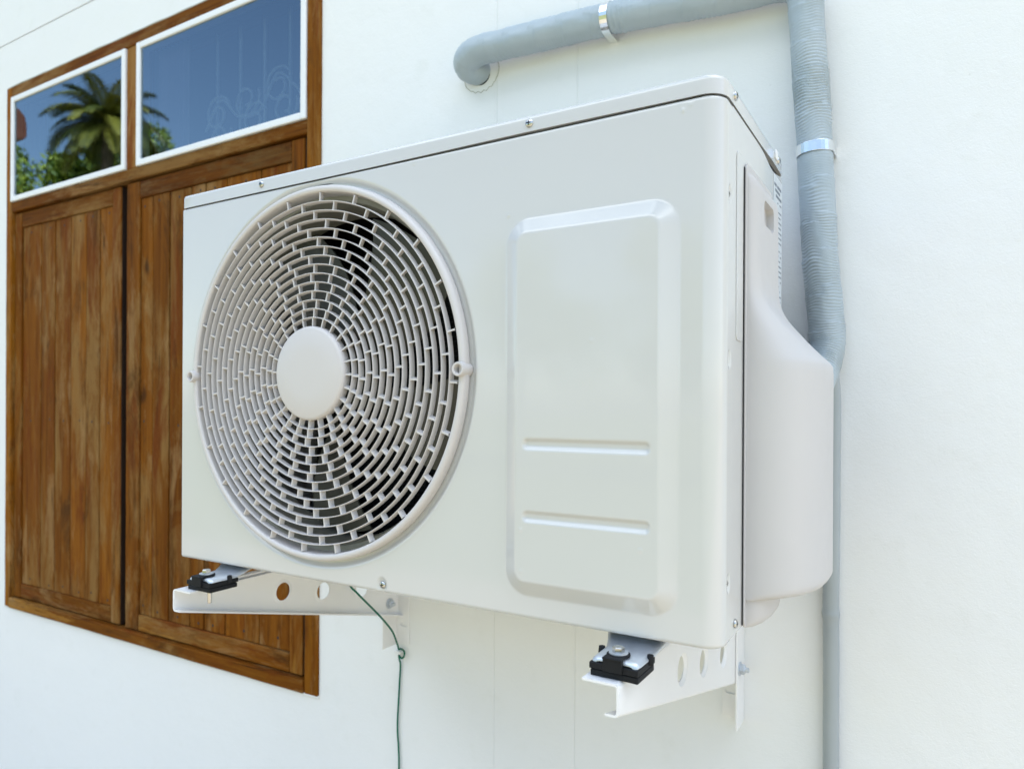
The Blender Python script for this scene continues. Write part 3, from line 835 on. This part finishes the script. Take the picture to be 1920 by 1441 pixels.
# ------------------------------------------------------------------ rubber mounts + foot rails
for k, (bx, lab) in enumerate(((.0985, 'black rubber vibration pad with bolt on the left bracket, before the shutters'), (.7290, 'black rubber vibration pad with bolt on the right bracket, below the side cover'))):
    # foot rail is a part of the unit
    b = MB(); hw0 = .0225
    secs = []
    for (y, z, hw, bend) in ((-.4885, -.0150, .0190, 0), (-.4870, -.0132, .0215, 0), (-.4830, -.0126, .0228, 0), (-.4520, -.0126, .0235, 0), (-.4460, -.0120, .0240, 1), (-.4380, -.0085, .0262, 1), (-.4280, -.0035, .0300, 1), (-.418, -.0010, .0330, 1), (-.18, -.0008, .0330, 1)):
        dz = .0035
        s_ = [(bx - hw - .002, y, z - dz), (bx - hw + .001, y, z - .0008), (bx - hw + .004, y, z), (bx + hw - .004, y, z), (bx + hw - .001, y, z - .0008), (bx + hw + .002, y, z - dz)]
        s_ += [(p[0], p[1], p[2] - .0014) for p in s_[::-1]]
        secs.append(s_)
    loft(b, secs); foot = b.build('foot', M_GALV, ac, True, angle=50)
    mt = thing('rubber_mount', (bx, -.47, -.035), lab, 'rubber mount', 'rubber mounts between unit and brackets')
    def sag(x, amt): return -amt * max(0, (x - bx) / .027) ** 2 if k else 0
    def slab(z0, z1, hx, y0, y1, amt):
        b = MB(); n = 12; v = []; 
        for i in range(n + 1):
            x = bx - hx + 2 * hx * i / n; s_ = sag(x, amt)
            v += [(x, y0, z0 + s_), (x, y1, z0 + s_), (x, y1, z1 + s_), (x, y0, z1 + s_)]
        f = [(0, 1, 2, 3), (4 * n + 3, 4 * n + 2, 4 * n + 1, 4 * n)]
        for i in range(n):
            for j in range(4): f.append((4 * i + j, 4 * i + (j + 1) % 4, 4 * i + 4 + (j + 1) % 4, 4 * i + 4 + j))
        b.add(v, f); return b
    b = slab(-.0314, -.0248, .0248, -.4900, -.4440, .0008); b.build('lower_pad', M_RUB, mt, bevel=.0014)
    b = slab(-.0240, -.0178, .0252, -.4915, -.4430, .0006)
    b.box(bx - .0235, bx + .0235, -.4885, -.4470, -.0250, -.0238)
    b.build('upper_pad', M_RUB, mt, bevel=.0016)
    b = MB(); b.box(bx - .0100, bx + .0100, -.4945, -.4900, -.0235, -.0105); b.box(bx - .0100, bx + .0100, -.4955, -.4735, -.0115, -.0095)
    b.lathe((bx, -.4775, -.0115), [(.00001, .0), (.0118, 0), (.0118, .0018), (.0108, .0026), (.00001, .0026)], 32, 'z'); b.build('strap', M_RUB, mt, True, bevel=.001)
    for sx_ in (-1, 1):
        b = MB(); b.lathe((bx + sx_ * .0258, -.4585, -.0215), [(.00001, 0), (.0032, 0), (.0038, .004), (.0032, .0095), (.00001, .010)], 14, 'z')
        b.build('retaining_stud', M_RUB, mt, True)
    b = MB(); b.lathe((bx, -.4775, -.0089), [(.00001, 0), (.0096, 0), (.0096, .0010), (.00001, .0010)], 32, 'z'); b.build('washer', M_GALV, mt, True, angle=30)
    b = MB(); b.lathe((bx, -.4775, -.0079), [(.00001, 0), (.0062, 0), (.0062, .0044), (.0052, .0052), (.00001, .0050)], 6, 'z', a0=.35)
    b.build('bolt', M_SCREW, mt, True, angle=30)
    b = MB(); b.lathe((bx - .003 if not k else bx, -.470, -.053), [(.00001, 0), (.0030, .0002), (.0034, .0015), (.0034, .018 + .0002), (.00001, .0184)], 16, 'z')
    b.build('bolt_shank', M_SCREW, mt, True, angle=30)

# ------------------------------------------------------------------ refrigerant line wrapped in grey tape
pc = [(.250, .012, .866), (.244, -.006, .8665), (.2365, -.020, .869), (.2425, -.032, .8775), (.268, -.036, .8850), (.32, -.0335, .8855), (.42, -.032, .8815), (.50, -.031, .8785), (.58, -.030, .8735), (.66, -.030, .8655), (.74, -.030, .8575), (.785, -.031, .8550), (.815, -.032, .8480), (.8280, -.033, .8300), (.8310, -.032, .8000), (.8345, -.030, .74), (.8390, -.029, .68), (.8428, -.0285, .61), (.8460, -.0285, .54), (.8505, -.029, .46), (.8555, -.030, .40), (.8605, -.031, .345), (.8615, -.034, .318), (.8560, -.046, .290), (.8500, -.070, .262), (.8440, -.105, .240), (.838, -.14, .225)]
path = resample(curve(pc, 14), .0011)
cum = [0.0]
for a, c in zip(path, path[1:]): cum.append(cum[-1] + (c - a).length)
def prad(i, an):
    s = cum[i]; p = path[i]
    base_r = .0262 - .0022 * min(1, s / .65) if s < .68 else .0238
    if s < .05: base_r = .0235 + .0027 * s / .05
    hfrac = (s + an * .0022) 
    wrap = (hfrac / .052) % 1.0
    step = .0009 * (1 - wrap) ** 3
    vert = 1 if s > .66 else .25
    zone = max(0.0, mn.noise(Vector((s * 7 + 11, 0, an * .15))) * 1.8 + .45) if s > .66 else max(0.0, mn.noise(Vector((s * 9, 3, an * .4))) * 1.2)
    if .98 < s < 1.2: zone = max(zone, .75)
    wr = (0.0 if s > .66 else .0007 * max(0, mn.noise(Vector((s * 13, 5, an * .5))) + .15) * math.sin(2 * math.pi * s / .0085 + 2.2 * math.sin(an + s * 9))) + (.0008 if s > .66 else .00035) * zone * math.sin(2 * math.pi * (s + .004 * mn.noise(Vector((s * 20, math.cos(an), math.sin(an)))) * 2) / .0042 + .5 * math.sin(an))
    lump = .0016 * mn.noise(Vector((s * 11, math.cos(an) * .8, math.sin(an) * .8))) + .0007 * mn.noise(Vector((s * 45, math.cos(an) * 2, math.sin(an) * 2)))
    pinch = -.0016 * math.exp(-((s - cl1) / .006) ** 2) - .0018 * math.exp(-((s - cl2) / .006) ** 2)
    return base_r + step + wr + lump + pinch
def arc_at(test): return min(range(len(path)), key=lambda i: test(path[i]))
i1 = arc_at(lambda p: abs(p.x - .5235) + (10 if p.z < .83 else 0)); i2 = arc_at(lambda p: abs(p.z - .6015) + (0 if p.x > .8 else 10))
cl1, cl2 = cum[i1], cum[i2]
b = MB(); b.tube(path, prad, 56); o = b.build('insulated_pipe', M_TAPE, None, True, angle=60, fixn=False)
tag(o, 'thick pipe bundle wrapped in grey tape, bending down behind the air conditioner', 'pipe')
b = MB(); n = 40
ringp = [(.250 + (.040 + .0025 * mn.noise(Vector((math.cos(2 * math.pi * k / n) * 2, math.sin(2 * math.pi * k / n) * 2, 1)))) * math.cos(2 * math.pi * k / n), -.0004, .864 + (.036 + .002 * math.sin(3 * k)) * math.sin(2 * math.pi * k / n)) for k in range(n)]
b.tube([Vector(p) for p in ringp] + [Vector(ringp[0])], .0007, 6); b.build('putty_ring', M_PUTTY, wall, True)
b = MB(); b.lathe((.2505, 0, .860), [(.00001, -.0006), (.0150, -.0008), (.0195, -.0002)], 24, 'y'); b.build('pipe_hole', M_DARK, wall, True)
# clamps
def clamp(i, width, lab, rr_):
    p = path[i]; t = (path[i + 4] - path[i - 4]).normalized()
    outw = Vector((0, -1, 0)); side = t.cross(outw).normalized(); outw = side.cross(t).normalized() * (1 if side.cross(t).y < 0 else -1)
    root = None; pcl = (lab, 'pipe clamp', 'metal straps round the grey pipe')
    def prof_(r):
        o = []
        dw = abs(p.y)
        o.append((-r, -dw + .0006)); o.append((-r, -dw + .006))
        for k in range(15):
            a = R(-180 + 180 * k / 14) if False else R(180 - 180 * k / 14)
            o.append((r * math.cos(a), r * math.sin(a)))
        o.append((r, -dw + .006)); o.append((r, -dw + .0006))
        return o
    A = prof_(rr_); Bq = prof_(rr_ + .0010)
    Bq = [(x, y + (.0010 if abs(x) > rr_ + .0015 else 0)) for x, y in Bq]
    b = MB(); v = []
    for q, s_ in ((A, -1), (A, 1), (Bq, 1), (Bq, -1)):
        v += [p + side * x + outw * y + t * (s_ * width / 2) for x, y in q]
    n = len(A); f = []
    for k in range(n - 1):
        for j in range(4):
            j2 = (j + 1) % 4; f.append((j * n + k, j * n + k + 1, j2 * n + k + 1, j2 * n + k))
    b.add(v, f); o = b.build('pipe_clamp', M_CLAMP, None, bevel=.0004); tag(o, *pcl)
clamp(i1, .0135, 'bright metal strap round the horizontal run of the grey pipe', .0252)
clamp(i2, .0150, 'bright metal strap round the vertical run of the grey pipe', .0245)
# drain tube
b = MB()
dp = resample(curve([(.862, -.030, .31), (.8665, -.018, .25), (.8665, -.0135, .15), (.8660, -.0130, .03), (.8655, -.013, -.05), (.8660, -.0130, -.085), (.8665, -.013, -.2), (.8668, -.013, -.34), (.8668, -.013, -.8), (.8668, -.013, GZ)], 12), .003)
dc = [i * .003 for i in range(len(dp))]
b.tube(dp, lambda i, an: .0108 + .0006 * mn.noise(Vector((dc[i] * 9, math.cos(an), math.sin(an)))) + (.0012 * math.exp(-((dp[i].z + .065) / .006) ** 2)) + (.0004 if dp[i].z > -.065 else 0), 24)
o = b.build('drain_pipe', M_PVC, None, True, angle=60, fixn=False); tag(o, 'thin grey drain tube running down the wall below the side cover', 'pipe')

# ------------------------------------------------------------------ green wire + clip
b = MB()
wp = curve([(.068, -.165, .02), (.070, -.163, -.04), (.0722, -.160, -.0913), (.0826, -.150, -.1110), (.0885, -.130, -.1331), (.0915, -.108, -.1550), (.0895, -.080, -.1810), (.0810, -.048, -.2100), (.0665, -.016, -.2460), (.0630, -.008, -.2580), (.0680, -.008, -.2560), (.0770, -.008, -.2600), (.0775, -.009, -.2690), (.0715, -.0095, -.2740), (.0635, -.008, -.2700), (.0632, -.006, -.2790), (.0642, -.004, -.2930), (.0608, -.004, -.350), (.0574, -.004, -.4156), (.0606, -.004, -.460), (.0618, -.004, -.502), (.0600, -.004, -.60), (.061, -.004, -.9), (.0600, -.004, GZ)], 8)
b.tube(wp, .0018, 10); o = b.build('green_wire', M_WIRE, None, True); tag(o, 'thin green wire hanging down the wall below the unit', 'wire')
b = MB(); b.prism(rrect(.0550, .0690, -.2680, -.2610, .002), 'y', -.0105, -.0002); b.lathe((.0525, -.006, -.2645), [(.0018, 0.006), (.0018, -.004), (.00001, -.0045)], 12, 'y')
o = b.build('wire_clip', M_WHITEP, None, bevel=.0008); tag(o, 'tiny white clip holding the green wire to the wall', 'clip')

# ------------------------------------------------------------------ garden seen in the panes: palm and trees
def palm(name, base, h, label, nf, Lf, seed):
    rd = random.Random(seed)
    root = thing(name, base, label, 'palm tree', 'trees reflected in the window')
    top = Vector(base) + Vector((.25, .1, h))
    b = MB(); pts = curve([base, (base[0] + .05, base[1], base[2] + h * .5), tuple(top)], 20)
    b.tube(pts, lambda i, an: .15 - .05 * i / 40 + .012 * (i % 2), 14); b.build('trunk', M_BARK, root, True)
    b = MB()
    for q in range(nf):
        az = q * 2.39996 + rd.uniform(-.2, .2); el = R(78 - 95 * (q / nf) ** .8 + rd.uniform(-6, 6))
        Lq = Lf * rd.uniform(.85, 1.1); d = Vector((math.cos(az) * math.cos(el), math.sin(az) * math.cos(el), math.sin(el)))
        p = top.copy(); sp = []
        N = 34; dry = .95 if rd.random() < .2 else rd.uniform(.0, .65)
        for i in range(N + 1):
            sp.append(p.copy()); p = p + d * (Lq / N); d = (d + Vector((0, 0, -.036 - .040 * i / N))).normalized()
        b.tube(sp[::3], lambda i, an: .018 * (1 - i / 13) + .004, 5)
        for i in range(4, N):
            t = (sp[min(i + 1, N)] - sp[i - 1]).normalized(); s_ = t.cross(Vector((0, 0, 1)))
            s_ = s_.normalized() if s_.length > .05 else Vector((1, 0, 0)); up = s_.cross(t)
            ll = Lq * .26 * math.sin(math.pi * (.12 + .84 * i / N)) ** .8
            for sg in (-1, 1):
                for sub in (0, .5):
                    q0 = sp[i] + t * (Lq / N * sub)
                    dd_ = (s_ * sg + t * .75 + up * .25).normalized()
                    tip = q0 + dd_ * ll * rd.uniform(.85, 1.1) + Vector((0, 0, -ll * rd.uniform(.25, .6)))
                    mid = q0 + dd_ * ll * .5 + Vector((0, 0, -.03))
                    wv = t * .010
                    b.add([q0 - wv * .6, q0 + wv * .6, mid + wv, mid - wv, tip], [(0, 1, 2, 3), (3, 2, 4)], 0, min(1, max(0, dry + rd.uniform(-.2, .2))))
    b.build('crown', M_PALM, root, fixn=False)
def tree(base, h, cr_, n, label, seed, name='leafy_tree'):
    r2 = np.random.default_rng(seed); rd = random.Random(seed)
    root = thing(name, base, label, 'tree', 'trees reflected in the window')
    b = MB(); B = Vector(base)
    b.tube(curve([B, B + Vector((.1, 0, h * .35)), B + Vector((0, .1, h * .7))], 10), lambda i, an: .16 * (1 - i / 26), 10)
    blobs = []
    for q in range(16):
        a = rd.uniform(0, 6.28); rr = cr_ * rd.uniform(.25, .8); z = h * rd.uniform(.45, .93)
        c = B + Vector((rr * math.cos(a), rr * math.sin(a), z)); blobs.append((c, cr_ * rd.uniform(.28, .5)))
        if q < 7: b.tube(curve([B + Vector((0, 0, h * .35)), (B + c) / 2 + Vector((0, 0, h * .15)), c], 6), lambda i, an: .05 * (1 - i / 15), 6)
    b.build('trunk', M_BARK, root, True)
    b = MB()
    for i in range(n):
        c, rr = blobs[i % 16]; d = r2.normal(size=3); d /= np.linalg.norm(d); rad_ = rr * r2.uniform(.55, 1.05)
        p = c + Vector(d) * rad_; nn = Vector(r2.normal(size=3)).normalized(); u = nn.orthogonal().normalized(); v_ = nn.cross(u); s_ = r2.uniform(.05, .10)
        b.add([p - u * s_, p + v_ * s_ * .45, p + u * s_, p - v_ * s_ * .45], [(0, 1, 2, 3)], 0, float(np.clip(.5 + .35 * r2.normal(), 0, 1)))
    b.build('crown', M_LEAF, root, fixn=False)
def refl_pt(d0, k, p): return (p[0] + d0[0] * k, p[1] + d0[1] * k)
pb = (-1.0 - 8.66 * 1.5, -4.93 * 1.5)
palm('palm_tree', (pb[0] - .30, pb[1] - .16, GZ), 7.45, 'tall palm mirrored in the smaller left pane', 50, 1.32, 4)
tree((-17.4, -6.2, GZ), 7.3, 1.7, 12000, 'yellow-green tree mirrored at the lower left corner of the left pane', 11)
tree((-15.3, -8.1, GZ), 7.9, 1.5, 12000, 'bushy green tree mirrored below the palm crown', 12)
tree((-17.9, -10.1, GZ), 9.6, 1.1, 9000, 'narrow green tree mirrored behind the palm', 13)
for i_, (x, y, h_, c_, lb) in enumerate(((-3.2, -14.5, 5.4, 2.0, 'round leafy tree standing on the lawn opposite the unit'), (-8.5, -16.0, 6.0, 2.3, 'broad leafy tree further back on the lawn, left of the round one'), (-13.0, -13.8, 4.6, 1.7, 'low leafy tree on the lawn nearest the mirrored palm'))):
    tree((x, y, GZ), h_, c_, 8000, lb, 30 + i_)
